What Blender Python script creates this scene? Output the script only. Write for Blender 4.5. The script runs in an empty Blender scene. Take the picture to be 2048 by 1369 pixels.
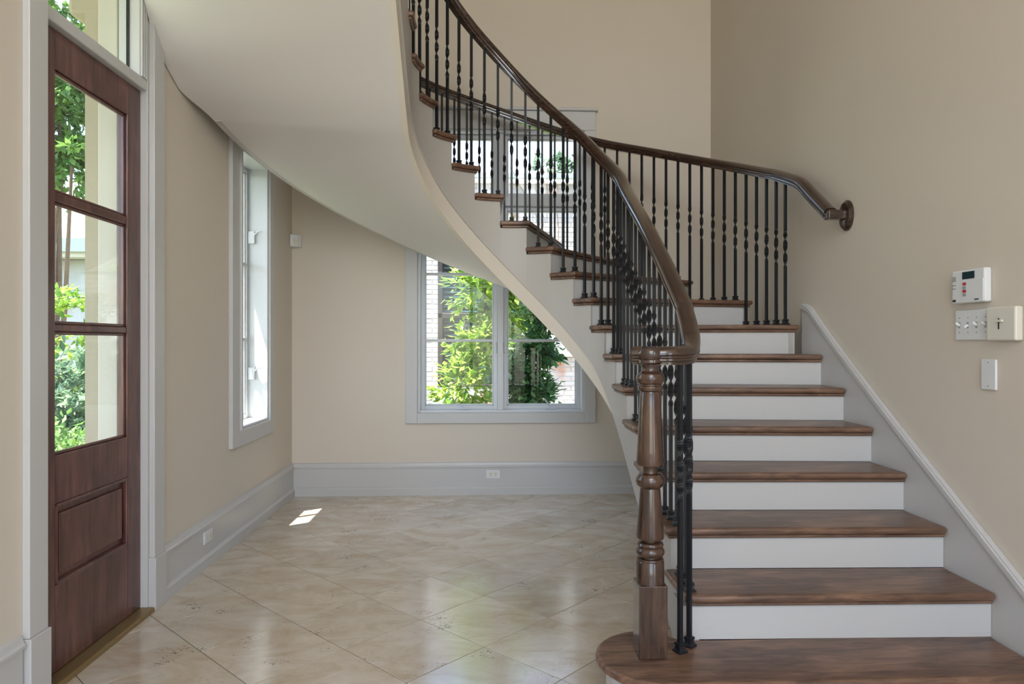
import bpy, bmesh, math, random
from mathutils import Vector, Matrix
from math import sin, cos, pi, radians as R_

random.seed(7)
SC = bpy.context.scene
COL = SC.collection

# ------------------------------------------------------------------ camera
F_PX = 1375.0
cam_d = bpy.data.cameras.new('camera')
cam = bpy.data.objects.new('camera', cam_d)
COL.objects.link(cam)
cam_d.sensor_fit = 'HORIZONTAL'
cam_d.sensor_width = 36.0
cam_d.lens = F_PX / 2048.0 * 36.0
cam_d.clip_start = 0.05
cam_d.clip_end = 300
cam.location = (0, 0, 1.25)
cam.rotation_euler = (R_(90), 0, R_(-2.3))
SC.camera = cam

# ------------------------------------------------------------------ world / sun / exposure
SUN_DIR = Vector((0.82 * cos(R_(71)), 0.57 * cos(R_(71)), -sin(R_(71)))).normalized()   # travel direction
W = bpy.data.worlds.new('sky')
SC.world = W
W.use_nodes = True
wn = W.node_tree
wn.nodes.clear()
w_out = wn.nodes.new('ShaderNodeOutputWorld')
w_bg = wn.nodes.new('ShaderNodeBackground')
w_sky = wn.nodes.new('ShaderNodeTexSky')
w_sky.sky_type = 'NISHITA'
w_sky.sun_disc = False
w_sky.sun_elevation = R_(62)
w_sky.sun_rotation = math.atan2(-SUN_DIR.x, -SUN_DIR.y)
w_sky.air_density = 1.0
w_sky.dust_density = 1.2
w_sky.ozone_density = 1.0
# soft clouds over the sky
w_tc = wn.nodes.new('ShaderNodeTexCoord')
w_map = wn.nodes.new('ShaderNodeMapping')
w_map.inputs['Scale'].default_value = (1.0, 1.0, 2.6)
w_ns = wn.nodes.new('ShaderNodeTexNoise')
w_ns.inputs['Scale'].default_value = 2.6
w_ns.inputs['Detail'].default_value = 7
w_ns.inputs['Roughness'].default_value = 0.55
w_rp = wn.nodes.new('ShaderNodeValToRGB')
w_rp.color_ramp.elements[0].position = 0.47
w_rp.color_ramp.elements[1].position = 0.68
w_mix = wn.nodes.new('ShaderNodeMixRGB')
w_mix.inputs[2].default_value = (1.7, 1.8, 2.0, 1)
wn.links.new(w_tc.outputs['Generated'], w_map.inputs[0])
wn.links.new(w_map.outputs[0], w_ns.inputs['Vector'])
wn.links.new(w_ns.outputs['Fac'], w_rp.inputs[0])
wn.links.new(w_rp.outputs[0], w_mix.inputs[0])
wn.links.new(w_sky.outputs[0], w_mix.inputs[1])
wn.links.new(w_mix.outputs[0], w_bg.inputs[0])
w_bg.inputs[1].default_value = 0.62
wn.links.new(w_bg.outputs[0], w_out.inputs[0])

sun_d = bpy.data.lights.new('sun', 'SUN')
sun_d.energy = 12.0
sun_d.angle = R_(0.5)
sun_d.color = (1.0, 0.95, 0.86)
sun = bpy.data.objects.new('sun', sun_d)
COL.objects.link(sun)
sun.rotation_euler = SUN_DIR.to_track_quat('-Z', 'Y').to_euler()


def area_light(name, loc, rot, sx, sy, power, color):
    d = bpy.data.lights.new(name, 'AREA')
    d.shape = 'RECTANGLE'
    d.size = sx
    d.size_y = sy
    d.energy = power
    d.color = color
    o = bpy.data.objects.new(name, d)
    COL.objects.link(o)
    o.location = loc
    o.rotation_euler = rot
    return o


# fill lights added behind the camera, in two made-up openings of the front wall
area_light('fill_light_lower', (0.16, -3.12, 1.55), (R_(90), 0, 0), 2.6, 2.3, 9, (0.88, 0.94, 1.0))
area_light('fill_light_upper', (0.16, -3.12, 4.2), (R_(80), 0, 0), 2.8, 1.7, 54, (1.0, 0.95, 0.89))

# added fill light for the left wall, in a made-up opening behind the camera
area_light('fill_light_side', (2.25, -1.4, 1.35), (0, R_(90), 0), 2.3, 1.9, 26, (0.93, 0.96, 1.0))

SC.view_settings.view_transform = 'Standard'
SC.view_settings.look = 'None'
SC.view_settings.gamma = 1.0
SC.view_settings.use_curve_mapping = False
SC.view_settings.exposure = 0.89


# ------------------------------------------------------------------ materials
def new_mat(name):
    m = bpy.data.materials.new(name)
    m.use_nodes = True
    return m, m.node_tree, m.node_tree.nodes['Principled BSDF']


def plain(name, col, rough=0.5, spec=0.5, bump=0.0, bscale=200.0, metal=0.0, var=0.0, vscale=3.0):
    m, nt, b = new_mat(name)
    b.inputs['Base Color'].default_value = (*col, 1)
    b.inputs['Roughness'].default_value = rough
    b.inputs['Metallic'].default_value = metal
    b.inputs['Specular IOR Level'].default_value = spec
    tc = nt.nodes.new('ShaderNodeTexCoord')
    if var > 0:
        ns = nt.nodes.new('ShaderNodeTexNoise')
        ns.inputs['Scale'].default_value = vscale
        ns.inputs['Detail'].default_value = 5
        mx = nt.nodes.new('ShaderNodeMixRGB')
        mx.inputs[1].default_value = (*[c * (1 - var) for c in col], 1)
        mx.inputs[2].default_value = (*[min(1, c * (1 + var)) for c in col], 1)
        nt.links.new(tc.outputs['Object'], ns.inputs['Vector'])
        nt.links.new(ns.outputs['Fac'], mx.inputs[0])
        nt.links.new(mx.outputs[0], b.inputs['Base Color'])
    if bump > 0:
        n2 = nt.nodes.new('ShaderNodeTexNoise')
        n2.inputs['Scale'].default_value = bscale
        n2.inputs['Detail'].default_value = 3
        bp = nt.nodes.new('ShaderNodeBump')
        bp.inputs['Strength'].default_value = bump
        bp.inputs['Distance'].default_value = 0.002
        nt.links.new(tc.outputs['Object'], n2.inputs['Vector'])
        nt.links.new(n2.outputs['Fac'], bp.inputs['Height'])
        nt.links.new(bp.outputs[0], b.inputs['Normal'])
    return m


def wood(name, dark, light, scale=(2.0, 14.0, 14.0), rough=0.22, coat=0.25, axis_noise=1.0):
    m, nt, b = new_mat(name)
    tc = nt.nodes.new('ShaderNodeTexCoord')
    mp = nt.nodes.new('ShaderNodeMapping')
    mp.inputs['Scale'].default_value = scale
    ns = nt.nodes.new('ShaderNodeTexNoise')
    ns.inputs['Scale'].default_value = 2.2
    ns.inputs['Detail'].default_value = 8
    ns.inputs['Roughness'].default_value = 0.62
    ns.inputs['Distortion'].default_value = 0.9
    n2 = nt.nodes.new('ShaderNodeTexNoise')
    n2.inputs['Scale'].default_value = 1.3
    n2.inputs['Detail'].default_value = 3
    rp = nt.nodes.new('ShaderNodeValToRGB')
    rp.color_ramp.elements[0].position = 0.30
    rp.color_ramp.elements[0].color = (*dark, 1)
    rp.color_ramp.elements[1].position = 0.72
    rp.color_ramp.elements[1].color = (*light, 1)
    mx = nt.nodes.new('ShaderNodeMixRGB')
    mx.blend_type = 'MULTIPLY'
    mx.inputs[0].default_value = 0.55
    r2 = nt.nodes.new('ShaderNodeValToRGB')
    r2.color_ramp.elements[0].position = 0.35
    r2.color_ramp.elements[0].color = (0.55, 0.5, 0.48, 1)
    r2.color_ramp.elements[1].position = 0.65
    r2.color_ramp.elements[1].color = (1.2, 1.15, 1.1, 1)
    nt.links.new(tc.outputs['Object'], mp.inputs[0])
    nt.links.new(mp.outputs[0], ns.inputs['Vector'])
    nt.links.new(tc.outputs['Object'], n2.inputs['Vector'])
    n2.inputs['Scale'].default_value = 5.0
    nt.links.new(ns.outputs['Fac'], rp.inputs[0])
    nt.links.new(n2.outputs['Fac'], r2.inputs[0])
    nt.links.new(rp.outputs[0], mx.inputs[1])
    nt.links.new(r2.outputs[0], mx.inputs[2])
    nt.links.new(mx.outputs[0], b.inputs['Base Color'])
    b.inputs['Roughness'].default_value = rough
    b.inputs['Coat Weight'].default_value = coat
    b.inputs['Coat Roughness'].default_value = 0.12
    return m


M = {}
M['wall'] = plain('wall_paint_cream', (0.675, 0.605, 0.515), 0.6, 0.25, 0.05, 160)
M['white'] = plain('trim_paint_white', (0.565, 0.555, 0.545), 0.32, 0.45)
M['soffit'] = plain('soffit_paint', (0.66, 0.625, 0.59), 0.6, 0.25)
M['stringer'] = plain('stringer_paint', (0.47, 0.44, 0.405), 0.4, 0.4)
M['vinyl'] = plain('window_vinyl_white', (0.62, 0.635, 0.65), 0.3, 0.5)
M['tread'] = wood('walnut_tread', (0.058, 0.030, 0.020), (0.28, 0.160, 0.103), (2.0, 12, 10), 0.36, 0.06)
M['rail'] = wood('walnut_rail', (0.016, 0.008, 0.006), (0.078, 0.041, 0.027), (6, 6, 30), 0.2, 0.8)
M['newel'] = wood('walnut_newel', (0.018, 0.009, 0.006), (0.120, 0.062, 0.037), (14, 14, 1.6), 0.22, 0.4)
M['door'] = wood('mahogany_door', (0.055, 0.020, 0.017), (0.19, 0.078, 0.064), (10, 10, 1.2), 0.3, 0.12)
M['iron'] = plain('wrought_iron', (0.012, 0.0135, 0.017), 0.40, 0.35, 0.15, 90)
M['brass'] = plain('threshold_bronze', (0.30, 0.20, 0.08), 0.35, 0.5, metal=0.6)
M['plastic'] = plain('plastic_white', (0.74, 0.75, 0.76), 0.35, 0.5)
M['plastic_cream'] = plain('plastic_ivory', (0.72, 0.69, 0.60), 0.35, 0.5)
M['black'] = plain('black_slot', (0.01, 0.01, 0.011), 0.5)
M['screen'] = plain('lcd_screen', (0.012, 0.035, 0.045), 0.15)
M['red'] = plain('red_print', (0.45, 0.03, 0.03), 0.5)
M['greyprint'] = plain('grey_print', (0.33, 0.33, 0.33), 0.5)
M['blueprint'] = plain('navy_print', (0.03, 0.03, 0.12), 0.5)
M['screw'] = plain('screw_metal', (0.25, 0.24, 0.22), 0.4, metal=0.5)
M['grout'] = plain('grout_tan', (0.20, 0.16, 0.115), 0.8)
M['stucco'] = plain('stucco_beige', (0.42, 0.36, 0.27), 0.85, 0.2, 0.6, 60)
M['cream_ext'] = plain('exterior_cream_trim', (0.56, 0.51, 0.43), 0.6)
M['grass'] = plain('grass', (0.12, 0.145, 0.065), 0.9, var=0.5, vscale=4)
M['mulch'] = plain('pale_gravel', (0.46, 0.40, 0.35), 0.95, var=0.5, vscale=25)
M['bark'] = plain('bark', (0.16, 0.11, 0.075), 0.9, var=0.4, vscale=30)
M['gutter'] = plain('grey_gutter', (0.22, 0.27, 0.27), 0.5)
M['roof'] = plain('roof_shingle', (0.34, 0.31, 0.30), 0.9, var=0.35, vscale=18)
M['dark_frame'] = plain('dark_window_frame', (0.02, 0.017, 0.016), 0.4)
M['blind'] = plain('blind_slat', (0.09, 0.15, 0.17), 0.4)
M['mortar'] = plain('mortar_white', (0.38, 0.365, 0.36), 0.9)
M['dark_room'] = plain('dark_room', (0.02, 0.03, 0.035), 0.6)
M['white_stucco'] = plain('white_stucco', (0.60, 0.59, 0.60), 0.8)


def brick_mat(name, a, b_, c, p0=0.50, p1=0.66):
    m, nt, b = new_mat(name)
    tc = nt.nodes.new('ShaderNodeTexCoord')
    geo = nt.nodes.new('ShaderNodeNewGeometry')
    n1 = nt.nodes.new('ShaderNodeTexNoise')
    n1.inputs['Scale'].default_value = 2.2
    n1.inputs['Detail'].default_value = 6
    n2 = nt.nodes.new('ShaderNodeTexNoise')
    n2.inputs['Scale'].default_value = 22
    n2.inputs['Detail'].default_value = 4
    oi = nt.nodes.new('ShaderNodeObjectInfo')
    rp = nt.nodes.new('ShaderNodeValToRGB')
    rp.color_ramp.elements[0].position = p0
    rp.color_ramp.elements[0].color = (*a, 1)
    rp.color_ramp.elements[1].position = p1
    rp.color_ramp.elements[1].color = (*b_, 1)
    mx = nt.nodes.new('ShaderNodeMixRGB')
    mx.inputs[2].default_value = (*c, 1)
    ad = nt.nodes.new('ShaderNodeMath')
    ad.operation = 'MULTIPLY'
    nt.links.new(geo.outputs['Position'], n1.inputs['Vector'])
    nt.links.new(geo.outputs['Position'], n2.inputs['Vector'])
    nt.links.new(n1.outputs['Fac'], rp.inputs[0])
    nt.links.new(rp.outputs[0], mx.inputs[1])
    nt.links.new(n2.outputs['Fac'], ad.inputs[0])
    nt.links.new(oi.outputs['Random'], ad.inputs[1])
    nt.links.new(ad.outputs[0], mx.inputs[0])
    nt.links.new(mx.outputs[0], b.inputs['Base Color'])
    b.inputs['Roughness'].default_value = 0.9
    return m


M['brick'] = brick_mat('whitewashed_brick', (0.37, 0.355, 0.35), (0.33, 0.14, 0.07), (0.28, 0.26, 0.25), 0.58, 0.69)
M['brick_grey'] = brick_mat('grey_brick', (0.42, 0.42, 0.43), (0.38, 0.36, 0.35), (0.30, 0.30, 0.31))


def leaf_mat(name, c1, c2):
    m, nt, b = new_mat(name)
    geo = nt.nodes.new('ShaderNodeNewGeometry')
    rp = nt.nodes.new('ShaderNodeValToRGB')
    rp.color_ramp.elements[0].color = (*c1, 1)
    rp.color_ramp.elements[1].color = (*c2, 1)
    nt.links.new(geo.outputs['Random Per Island'], rp.inputs[0])
    b.inputs['Roughness'].default_value = 0.35
    out = nt.nodes['Material Output']
    tr = nt.nodes.new('ShaderNodeBsdfTranslucent')
    ms = nt.nodes.new('ShaderNodeMixShader')
    ms.inputs[0].default_value = 0.35
    nt.links.new(rp.outputs[0], b.inputs['Base Color'])
    nt.links.new(rp.outputs[0], tr.inputs[0])
    nt.links.new(b.outputs[0], ms.inputs[1])
    nt.links.new(tr.outputs[0], ms.inputs[2])
    nt.links.new(ms.outputs[0], out.inputs[0])
    return m


M['leaf'] = leaf_mat('leaf_bright', (0.07, 0.19, 0.02), (0.46, 0.62, 0.11))
M['leaf_dark'] = leaf_mat('leaf_dark', (0.015, 0.08, 0.03), (0.12, 0.28, 0.08))
M['leaf_mid'] = leaf_mat('leaf_mid', (0.05, 0.13, 0.03), (0.24, 0.40, 0.10))
M['leaf_grey'] = leaf_mat('leaf_grey', (0.05, 0.11, 0.06), (0.22, 0.33, 0.19))


def glass_mat():
    m = bpy.data.materials.new('window_glass')
    m.use_nodes = True
    nt = m.node_tree
    nt.nodes.clear()
    o = nt.nodes.new('ShaderNodeOutputMaterial')
    t = nt.nodes.new('ShaderNodeBsdfTransparent')
    t.inputs[0].default_value = (0.96, 0.98, 0.97, 1)
    g = nt.nodes.new('ShaderNodeBsdfGlossy')
    g.inputs['Roughness'].default_value = 0.0
    fr = nt.nodes.new('ShaderNodeFresnel')
    fr.inputs[0].default_value = 1.45
    mx = nt.nodes.new('ShaderNodeMixShader')
    geo = nt.nodes.new('ShaderNodeNewGeometry')       # reflect on the entry face only (no inner total reflection)
    inv = nt.nodes.new('ShaderNodeMath')
    inv.operation = 'SUBTRACT'
    inv.inputs[0].default_value = 1.0
    nt.links.new(geo.outputs['Backfacing'], inv.inputs[1])
    mul = nt.nodes.new('ShaderNodeMath')
    mul.operation = 'MULTIPLY'
    nt.links.new(fr.outputs[0], mul.inputs[0])
    nt.links.new(inv.outputs[0], mul.inputs[1])
    nt.links.new(mul.outputs[0], mx.inputs[0])
    nt.links.new(t.outputs[0], mx.inputs[1])
    nt.links.new(g.outputs[0], mx.inputs[2])
    nt.links.new(mx.outputs[0], o.inputs[0])
    return m


M['glass'] = glass_mat()


def travertine():
    m, nt, b = new_mat('travertine_tile')
    L = nt.links.new
    geo = nt.nodes.new('ShaderNodeNewGeometry')
    oi = nt.nodes.new('ShaderNodeObjectInfo')
    # per tile offset and rotation of the veining
    mul = nt.nodes.new('ShaderNodeVectorMath')
    mul.operation = 'SCALE'
    mul.inputs[0].default_value = (17.0, 31.0, 5.0)
    L(oi.outputs['Random'], mul.inputs['Scale'])
    add = nt.nodes.new('ShaderNodeVectorMath')
    add.operation = 'ADD'
    L(geo.outputs['Position'], add.inputs[0])
    L(mul.outputs[0], add.inputs[1])
    mp = nt.nodes.new('ShaderNodeMapping')
    mp.inputs['Rotation'].default_value = (0, 0, R_(20))
    mp.inputs['Scale'].default_value = (1.8, 3.4, 1.0)
    L(add.outputs[0], mp.inputs[0])
    n1 = nt.nodes.new('ShaderNodeTexNoise')
    n1.inputs['Scale'].default_value = 1.9
    n1.inputs['Detail'].default_value = 10
    n1.inputs['Roughness'].default_value = 0.68
    n1.inputs['Distortion'].default_value = 0.7
    L(mp.outputs[0], n1.inputs['Vector'])
    rp = nt.nodes.new('ShaderNodeValToRGB')
    rp.color_ramp.elements[0].position = 0.30
    rp.color_ramp.elements[0].color = (0.49, 0.375, 0.25, 1)
    rp.color_ramp.elements[1].position = 0.70
    rp.color_ramp.elements[1].color = (0.69, 0.63, 0.54, 1)
    L(n1.outputs['Fac'], rp.inputs[0])
    # tile to tile tone
    tone = nt.nodes.new('ShaderNodeMapRange')
    tone.inputs['To Min'].default_value = 0.93
    tone.inputs['To Max'].default_value = 1.05
    L(oi.outputs['Random'], tone.inputs['Value'])
    mt = nt.nodes.new('ShaderNodeVectorMath')
    mt.operation = 'SCALE'
    L(rp.outputs[0], mt.inputs[0])
    L(tone.outputs[0], mt.inputs['Scale'])
    # pits
    n3 = nt.nodes.new('ShaderNodeTexNoise')
    n3.inputs['Scale'].default_value = 95
    n3.inputs['Detail'].default_value = 4
    mp3 = nt.nodes.new('ShaderNodeMapping')
    mp3.inputs['Scale'].default_value = (0.8, 1.6, 1.0)
    L(add.outputs[0], mp3.inputs[0])
    L(mp3.outputs[0], n3.inputs['Vector'])
    n4 = nt.nodes.new('ShaderNodeTexNoise')
    n4.inputs['Scale'].default_value = 4.5
    n4.inputs['Detail'].default_value = 3
    L(add.outputs[0], n4.inputs['Vector'])
    ms = nt.nodes.new('ShaderNodeMath')
    ms.operation = 'MULTIPLY'
    L(n3.outputs['Fac'], ms.inputs[0])
    L(n4.outputs['Fac'], ms.inputs[1])
    rp2 = nt.nodes.new('ShaderNodeValToRGB')
    rp2.color_ramp.elements[0].position = 0.385
    rp2.color_ramp.elements[0].color = (0, 0, 0, 1)
    rp2.color_ramp.elements[1].position = 0.43
    rp2.color_ramp.elements[1].color = (1, 1, 1, 1)
    L(ms.outputs[0], rp2.inputs[0])
    mx = nt.nodes.new('ShaderNodeMixRGB')
    mx.inputs[2].default_value = (0.17, 0.12, 0.075, 1)
    L(rp2.outputs[0], mx.inputs[0])
    L(mt.outputs[0], mx.inputs[1])
    L(mx.outputs[0], b.inputs['Base Color'])
    rr = nt.nodes.new('ShaderNodeMapRange')
    rr.inputs['To Min'].default_value = 0.10
    rr.inputs['To Max'].default_value = 0.20
    L(n1.outputs['Fac'], rr.inputs['Value'])
    L(rr.outputs[0], b.inputs['Roughness'])
    b.inputs['Specular IOR Level'].default_value = 1.0
    bp = nt.nodes.new('ShaderNodeBump')
    bp.inputs['Strength'].default_value = 0.15
    bp.inputs['Distance'].default_value = 0.0015
    bp.invert = True
    L(rp2.outputs[0], bp.inputs['Height'])
    L(bp.outputs[0], b.inputs['Normal'])
    return m


M['tile'] = travertine()


# ------------------------------------------------------------------ helpers
def empty(name, loc, label=None, cat=None, group=None, kind=None):
    o = bpy.data.objects.new(name, None)
    COL.objects.link(o)
    o.location = loc
    o.empty_display_size = 0.1
    tag(o, label, cat, group, kind)
    return o


def tag(o, label=None, cat=None, group=None, kind=None):
    if label:
        o['label'] = label
    if cat:
        o['category'] = cat
    if group:
        o['group'] = group
    if kind:
        o['kind'] = kind
    return o


def world_loc(o):
    v = Vector((0, 0, 0))
    while o is not None:
        v = v + o.location
        o = o.parent
    return v


class MB:
    def __init__(self):
        self.v = []
        self.f = []

    def box(self, lo, hi):
        n = len(self.v)
        x0, y0, z0 = [min(a, b) for a, b in zip(lo, hi)]
        x1, y1, z1 = [max(a, b) for a, b in zip(lo, hi)]
        self.v += [(x0, y0, z0), (x1, y0, z0), (x1, y1, z0), (x0, y1, z0), (x0, y0, z1), (x1, y0, z1), (x1, y1, z1), (x0, y1, z1)]
        self.f += [tuple(n + i for i in q) for q in ((0, 3, 2, 1), (4, 5, 6, 7), (0, 1, 5, 4), (1, 2, 6, 5), (2, 3, 7, 6), (3, 0, 4, 7))]
        return self

    def prism(self, poly, z0, z1):
        """poly: list of (x,y) counter-clockwise"""
        n = len(self.v)
        k = len(poly)
        self.v += [(p[0], p[1], z0) for p in poly] + [(p[0], p[1], z1) for p in poly]
        self.f.append(tuple(n + i for i in reversed(range(k))))
        self.f.append(tuple(n + k + i for i in range(k)))
        for i in range(k):
            j = (i + 1) % k
            self.f.append((n + i, n + j, n + k + j, n + k + i))
        return self

    def loft(self, rings, closed=True, cap=True):
        n = len(self.v)
        k = len(rings[0])
        for r in rings:
            self.v += [tuple(p) for p in r]
        for a in range(len(rings) - 1):
            for i in range(k if closed else k - 1):
                j = (i + 1) % k
                self.f.append((n + a * k + i, n + a * k + j, n + (a + 1) * k + j, n + (a + 1) * k + i))
        if cap and closed:
            self.f.append(tuple(n + i for i in reversed(range(k))))
            self.f.append(tuple(n + (len(rings) - 1) * k + i for i in range(k)))
        return self

    def lathe(self, prof, cx, cy, seg=28):
        rings = []
        for r, z in prof:
            rings.append([(cx + r * cos(2 * pi * i / seg), cy + r * sin(2 * pi * i / seg), z) for i in range(seg)])
        return self.loft(rings)

    def tube(self, pts, r, seg=8, r2=None):
        pts = [Vector(p) for p in pts]
        rings = []
        for i, p in enumerate(pts):
            t = (pts[min(i + 1, len(pts) - 1)] - pts[max(i - 1, 0)]).normalized()
            a = t.orthogonal().normalized() if i == 0 else (a - t * a.dot(t)).normalized()
            b = t.cross(a)
            rr = r if r2 is None else r + (r2 - r) * i / (len(pts) - 1)
            rings.append([p + (a * cos(2 * pi * k / seg) + b * sin(2 * pi * k / seg)) * rr for k in range(seg)])
        return self.loft(rings)

    def build(self, name, mat, parent=None, bevel=0.0, seg=2, smooth=False, fix=True, angle=40):
        me = bpy.data.meshes.new(name)
        c = Vector((0, 0, 0))
        xs = [p[0] for p in self.v]
        ys = [p[1] for p in self.v]
        zs = [p[2] for p in self.v]
        c = Vector(((min(xs) + max(xs)) / 2, (min(ys) + max(ys)) / 2, min(zs)))
        me.from_pydata([(p[0] - c.x, p[1] - c.y, p[2] - c.z) for p in self.v], [], self.f)
        if fix or bevel > 0:
            bm = bmesh.new()
            bm.from_mesh(me)
            bmesh.ops.recalc_face_normals(bm, faces=bm.faces)
            if bevel > 0:
                es = [e for e in bm.edges if e.is_manifold and e.calc_face_angle(0) > R_(angle)]
                bmesh.ops.bevel(bm, geom=es, offset=bevel, segments=seg, affect='EDGES', profile=0.5, clamp_overlap=True)
            bm.to_mesh(me)
            bm.free()
        if smooth:
            me.shade_smooth() if hasattr(me, 'shade_smooth') else None
            try:
                me.set_sharp_from_angle(angle=R_(38))
            except Exception:
                pass
        me.materials.append(M[mat])
        o = bpy.data.objects.new(name, me)
        COL.objects.link(o)
        if parent is not None:
            o.parent = parent
            o.location = c - world_loc(parent)
        else:
            o.location = c
        return o


def lerp_table(tab, x):
    if x <= tab[0][0]:
        (x0, y0), (x1, y1) = tab[0], tab[1]
        return y0 + (y1 - y0) * (x - x0) / (x1 - x0)
    for (x0, y0), (x1, y1) in zip(tab, tab[1:]):
        if x <= x1:
            return y0 + (y1 - y0) * (x - x0) / (x1 - x0)
    (x0, y0), (x1, y1) = tab[-2], tab[-1]
    return y1 + (y1 - y0) * (x - x1) / (x1 - x0)


def smooth_table(tab, x, w=10):
    return sum(lerp_table(tab, x + d * w / 4.0) for d in range(-4, 5)) / 9.0


# ------------------------------------------------------------------ room dimensions
XL, XR, YB, YF, ZC = -1.56, 1.88, 5.645, -3.0, 5.6
TW = 0.30                                       # wall thickness

# ------------------------------------------------------------------ floor with separate diagonal tiles
floor = MB().box((XL - 0.05, YF - 0.05, -0.12), (XR + 0.05, YB + 0.05, -0.0025)).build('floor', 'grout')
tag(floor, 'polished travertine tile floor laid on the diagonal', 'floor', kind='structure')


def clip_poly(poly, x0, x1, y0, y1):
    def half(pts, inside, inter):
        out = []
        for i in range(len(pts)):
            a, b = pts[i - 1], pts[i]
            ia, ib = inside(a), inside(b)
            if ia != ib:
                out.append(inter(a, b))
            if ib:
                out.append(b)
        return out

    def ix(xx):
        return lambda a, b: (xx, a[1] + (b[1] - a[1]) * (xx - a[0]) / (b[0] - a[0]))

    def iy(yy):
        return lambda a, b: (a[0] + (b[0] - a[0]) * (yy - a[1]) / (b[1] - a[1]), yy)

    for ins, it in ((lambda p: p[0] >= x0, ix(x0)), (lambda p: p[0] <= x1, ix(x1)), (lambda p: p[1] >= y0, iy(y0)), (lambda p: p[1] <= y1, iy(y1))):
        poly = half(poly, ins, it)
        if len(poly) < 3:
            return []
    return poly


TS, G = 0.403, 0.0019
ux, uy = TS * cos(R_(45)), TS * sin(R_(45))
full_mesh = None
for i in range(-22, 24):
    for j in range(-24, 24):
        ax = -1.14 + ux * (i + j)
        ay = 2.82 + uy * (i - j)
        d = G * 1.4142
        poly = [(ax + d, ay), (ax + ux, ay - uy + d), (ax + 2 * ux - d, ay), (ax + ux, ay + uy - d)]
        cp = clip_poly(poly, XL + 0.002, XR - 0.002, YF + 0.002, YB - 0.002)
        if len(cp) < 3:
            continue
        area = abs(sum(cp[k - 1][0] * cp[k][1] - cp[k][0] * cp[k - 1][1] for k in range(len(cp)))) / 2
        if area < 0.002:
            continue
        whole = len(cp) == 4 and area > 0.155
        if whole and full_mesh is not None:
            o = bpy.data.objects.new('tile', full_mesh)
            COL.objects.link(o)
            o.parent = floor
            o.location = Vector((ax + ux, ay, -0.008)) - floor.location
            continue
        o = MB().prism(cp, -0.008, 0.0).build('tile', 'tile', floor, bevel=0.0008, seg=1)
        if whole:
            full_mesh = o.data


# ------------------------------------------------------------------ walls with openings
def wall_with_holes(name, axis, pos, thick, h0, h1, z0, z1, holes, mat, label):
    """axis 'x': wall plane X=pos spanning Y; axis 'y': plane Y=pos spanning X. holes = (h0,h1,z0,z1)"""
    mb = MB()
    hs = sorted(set([h0, h1] + [a for q in holes for a in q[:2]]))
    zs = sorted(set([z0, z1] + [a for q in holes for a in q[2:]]))
    for a, b in zip(hs, hs[1:]):
        run = None
        for c, d in zip(zs, zs[1:]):
            mh, mz = (a + b) / 2, (c + d) / 2
            solid = not any(q[0] < mh < q[1] and q[2] < mz < q[3] for q in holes)
            if solid:
                run = (run[0], d) if run else (c, d)
            if (not solid or d == zs[-1]) and run:
                if axis == 'x':
                    mb.box((pos, a, run[0]), (pos + thick, b, run[1]))
                else:
                    mb.box((a, pos, run[0]), (b, pos + thick, run[1]))
                run = None
    o = mb.build(name, mat)
    tag(o, label, 'wall', kind='structure')
    return o


W1 = (-0.545, 0.82, 0.67, 2.99)                  # back window opening (X, z)
W2 = (4.41, 5.0, 0.69, 2.50)                    # left window opening (Y, z)
D1 = (2.47, 3.268, -0.01, 3.25)                  # door + transom opening (Y, z)
wall_left = wall_with_holes('wall_left', 'x', XL, -0.20, YF - TW, YB + TW, -0.12, ZC, [W2, D1], 'wall', 'cream painted wall with the entry door')
wall_back = wall_with_holes('wall_back', 'y', YB, TW, XL, XR, -0.12, ZC, [W1], 'wall', 'cream painted wall with the tall window')
wall_right = wall_with_holes('wall_right', 'x', XR, TW, YF - TW, YB + TW, -0.12, ZC, [(-2.4, -0.4, 0.0, 2.6)], 'wall', 'plain painted wall beside the stair treads')
wall_front = wall_with_holes('wall_front', 'y', YF, -TW, XL, XR, -0.12, ZC,
                             [(-1.15, 1.47, 0.35, 2.75), (-1.25, 1.57, 3.3, 5.1)], 'wall', 'cream painted wall behind the viewer')
ceiling = MB().box((XL - TW, YF - TW, ZC), (XR + TW, YB + TW, ZC + 0.15)).build('ceiling', 'soffit')
tag(ceiling, 'high white foyer ceiling', 'ceiling', kind='structure')


# ------------------------------------------------------------------ baseboards (profile: shoe, board, cap)
def baseboard(name, along, a, b, pos, sgn, label):
    """runs along 'x' or 'y' from a to b; pos = wall face; sgn = direction into the room"""
    prof = [(0.0, 0.0), (0.030, 0.0), (0.030, 0.055), (0.024, 0.066), (0.016, 0.070), (0.016, 0.222), (0.026, 0.226), (0.026, 0.236),
            (0.020, 0.244), (0.014, 0.262), (0.0, 0.266)]
    mb = MB()
    rings = []
    for s in (a, b):
        if along == 'x':
            rings.append([(s, pos + sgn * d, z) for d, z in prof])
        else:
            rings.append([(pos + sgn * d, s, z) for d, z in prof])
    mb.loft(rings)
    o = mb.build(name, 'white', smooth=False)
    tag(o, label, 'baseboard', kind='structure')
    return o


baseboard('baseboard_back', 'x', XL + 0.001, XR, YB, -1, 'tall white baseboard under the tall window')
bl = baseboard('baseboard_left', 'y', 3.372, YB, XL, 1, 'tall white baseboard between entry door and corner')
baseboard('baseboard_left', 'y', YF, 2.365, XL, 1, 'white baseboard on the near side of the entry door')


# ------------------------------------------------------------------ windows and door builders
def mapper(wall):
    if wall == 'back':
        return lambda h, d, z: (h, YB + d, z)
    return lambda h, d, z: (XL - d, h, z)


def hbox(mp, h0, h1, d0, d1, z0, z1):
    return MB().box(mp(h0, d0, z0), mp(h1, d1, z1))


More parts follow.
